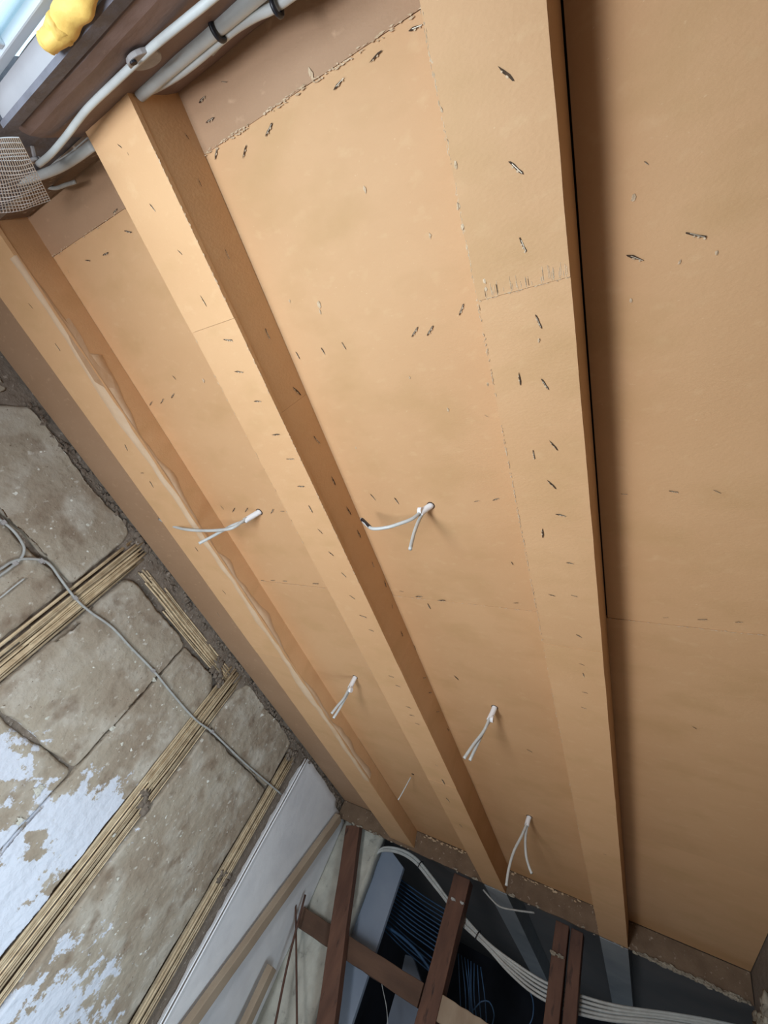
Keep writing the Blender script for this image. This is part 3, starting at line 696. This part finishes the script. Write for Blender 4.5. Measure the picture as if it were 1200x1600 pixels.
# rough white return wall
ws_ = struct(empty('wall_return', (XL, 4.14, FL)))
mb = MB(); V_ = []; F = []; nx_, nz2 = 26, 70
for j in range(nz2+1):
    for i in range(nx_+1):
        x = XL-.03 + .407*i/nx_; z = FL + (1.0-FL)*j/nz2
        ex = .012*noise.noise(Vector((z*6, 2, 1))) if i == nx_ else 0
        V_.append((x+ex, 4.185 + .014*noise.noise(Vector((x*7, 1, z*5))) + .006*noise.noise(Vector((x*25, 1, z*20))), z))
k = len(V_)
V_ += [(v[0], 4.30, v[2]) for v in V_]
for j in range(nz2):
    for i in range(nx_): a = j*(nx_+1)+i; F.append((a, a+1, a+nx_+2, a+nx_+1)); F.append((k+a+1, k+a, k+a+nx_+1, k+a+nx_+2))
for j in range(nz2): a = j*(nx_+1)+nx_; F.append((a, k+a, k+a+nx_+1, a+nx_+1))
mb.add(V_, F); mb.build('rough_plaster', M['rough_white'], ws_, smooth=True)
# blue-grey boards
def prism_y(pts, y0, y1, m, name, label, cat):
    mb = MB(); n = len(pts)
    mb.add([(x, y0, z) for x, z in pts] + [(x, y1, z) for x, z in pts], [tuple(range(n)), tuple(range(n, 2*n))[::-1]] + [(i, (i+1) % n, n+(i+1) % n, n+i) for i in range(n)])
    return tag(mb.build(name, m, bevel=.004), label, cat)
pp = [ony(x, y, 4.33) for x, y in [(583,1342),(596,1322),(612,1330),(631,1356)]]
xr = ony(593, 1472, 4.33).x; xl = pp[0].x-.03
prism_y([(xl, FL), (xr, FL), (pp[3].x, pp[3].z), (pp[2].x, pp[2].z), (pp[1].x, pp[1].z), (xl, pp[0].z)], 4.32, 4.36, M['blueboard'], 'upright_board', 'wide blue-grey upright board with clipped top corner beside the rough white plaster', 'board')
q = [ony(x, y, 4.9) for x, y in [(628,1520),(634,1492),(646,1496),(668,1560)]]
prism_y([(q[0].x, FL), (q[3].x, FL), (q[3].x, q[3].z), (q[2].x, q[2].z), (q[1].x, q[1].z), (q[0].x, q[0].z)], 4.88, 4.93, M['blueboard'], 'upright_board', 'lower blue-grey board further back, left of the centre stud at the bottom edge', 'board')

# pale cable bundle sagging behind the studs
path = [(575,1352),(583,1340),(598,1327),(625,1330),(650,1345),(675,1375),(700,1408),(725,1440),(760,1475),(800,1512),(845,1545),(900,1568),(960,1583),(1040,1592),(1110,1604),(1200,1625)]
for k in range(5):
    pts = []
    for i, (x, y) in enumerate(path):
        sp = [.6, .6, .5, .5, .5, .5, .4, .8, .5, 1.3, 1.9, 2.2, 2.0, 1.6, 1.6, 1.6][i]
        o_ = (k-2)*3.6*sp; pts.append(ony(x - o_*.5, y + o_*.75, 4.235 + .006*(k % 3)))
    cab('sagging_cable', pts, .0085, M['cable'], 'pale cable in the bundle sagging from the white plaster past the studs', 'cable', 'cable bundle behind the studs')
for x, y in [(657,1352),(747,1462)]:
    c0 = ony(x, y, 4.235); ring(c0, ony(x+12, y+13, 4.235)-c0, .032, .0035, M['tie'], 'cable_tie', 'thin black tie on the sagging cable bundle, ' + ('left of the centre stud' if x < 700 else 'right of the centre stud'), 'cable tie')
cab('cable', [ony(x, y, 4.06) for x, y in [(755,1390),(768,1405),(782,1417),(805,1422),(835,1426)]], .006, M['greycable'], 'single thin cable drooping just under the header between two studs', 'cable')
for x, y, lb in ((708,1405,'left'), (722,1411,'right')):
    c0 = ony(x, y, 4.068); mb = MB(); mb.ball(c0, .014, 0, .4, 8, 6, (1.3, .8, .6)); tag(mb.build('cable_clip', M['cable']), 'small pale clip on the upper face of the centre stud, the %s one' % lb, 'clip')
for x, y, lb in ((864,1489,'left'), (875,1494,'right')):
    c0 = ony(x, y, 4.07); mb = MB(); mb.ball(c0, .016, 0, .5, 8, 6, (1.4, .8, .5)); tag(mb.build('plaster_splash', M['crumb']), 'pale splash of plaster on the left stud of the pair, the %s dab' % lb, 'plaster')

# blue cables hanging in the dark
for k in range(15):
    a = ony(628 - k*1.9, 1376 + k*5.6, 4.75); b = ony(700 - k*2.6, 1424 + k*5.8 + (k > 10)*6, 4.75)
    m_ = a.lerp(b, .5) + Vector((0, 0, -.006))
    d_ = (b-a)
    cab('blue_cable', [a - d_*.25, a, m_, b, b + d_*.3], .0050, M['blue'], 'blue cable in the parallel row stretched across the dark opening', 'cable', 'row of blue cables in the dark opening', n=6, sub=4)
for k in range(8):
    a = ony(716 + k*5, 1490 + k*3, 4.6); b = ony(722 + k*5.5, 1625, 4.6)
    cab('blue_cable', [a, a.lerp(b, .5) + Vector((.02*math.sin(k), 0, 0)), b], .004, M['blue'], 'thin dim blue cable hanging down right of the centre stud', 'cable', 'blue cables hanging right of the centre stud', n=6, sub=4)
cab('thin_wire', [ony(x, y, 4.45) for x, y in [(593,1518),(598,1545),(604,1575),(606,1605)]], .003, M['cable'], 'single thin pale wire hanging below the brown rail', 'wire')
cab('loose_wire', [ony(x, y, 4.5) for x, y in [(826,1545),(833,1565),(832,1590),(822,1610)]], .004, M['blue'], 'dim loose wire loop left of the paired studs', 'wire')
cab('loose_wire', [ony(x, y, 4.5) for x, y in [(740,1578),(752,1565),(765,1566),(772,1585),(768,1605)]], .004, M['blue'], 'dim curled wire right of the centre stud at the bottom edge', 'wire')
cab('loose_wire', [ony(x, y, 4.6) for x, y in [(600,1445),(625,1462),(650,1485),(672,1515)]], .010, M['blue'], 'thicker blue wire sagging under the row of blue cables', 'wire')
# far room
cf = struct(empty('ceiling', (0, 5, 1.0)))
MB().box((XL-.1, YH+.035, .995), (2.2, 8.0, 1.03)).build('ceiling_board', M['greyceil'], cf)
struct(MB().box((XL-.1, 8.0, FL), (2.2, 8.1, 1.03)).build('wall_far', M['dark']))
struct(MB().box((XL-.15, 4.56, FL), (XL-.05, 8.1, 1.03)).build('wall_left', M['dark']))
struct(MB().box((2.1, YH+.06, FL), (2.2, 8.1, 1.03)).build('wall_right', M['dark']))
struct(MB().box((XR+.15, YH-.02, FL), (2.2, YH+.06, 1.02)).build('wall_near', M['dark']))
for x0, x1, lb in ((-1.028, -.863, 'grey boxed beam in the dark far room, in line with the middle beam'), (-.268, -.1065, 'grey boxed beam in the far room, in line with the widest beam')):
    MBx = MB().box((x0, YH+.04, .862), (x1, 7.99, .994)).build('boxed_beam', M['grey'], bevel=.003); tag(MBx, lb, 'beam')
# crumbled plaster at the right corner
mb = MB()
for i in range(60):
    y = random.uniform(3.45, 3.95); z = .80 - random.random()*.35 + max(0, (y-3.9))*.8; mb.ball((XR-.012+random.uniform(-.012, .004), y, z), random.uniform(.015, .045), 0, .6, 9, 7, (.5, 1, 1))
tag(mb.build('plaster_rubble', M['crumb'], smooth=True), 'lumpy crumbled plaster where the right wall meets the header', 'rubble')

# ------------------------------------------------------------------ lift everything so the floor is at zero
for o in bpy.data.objects:
    if '_o' in o: del o['_o']
    if o.parent is None and o.type in ('MESH', 'EMPTY'): o.location.z += ZC
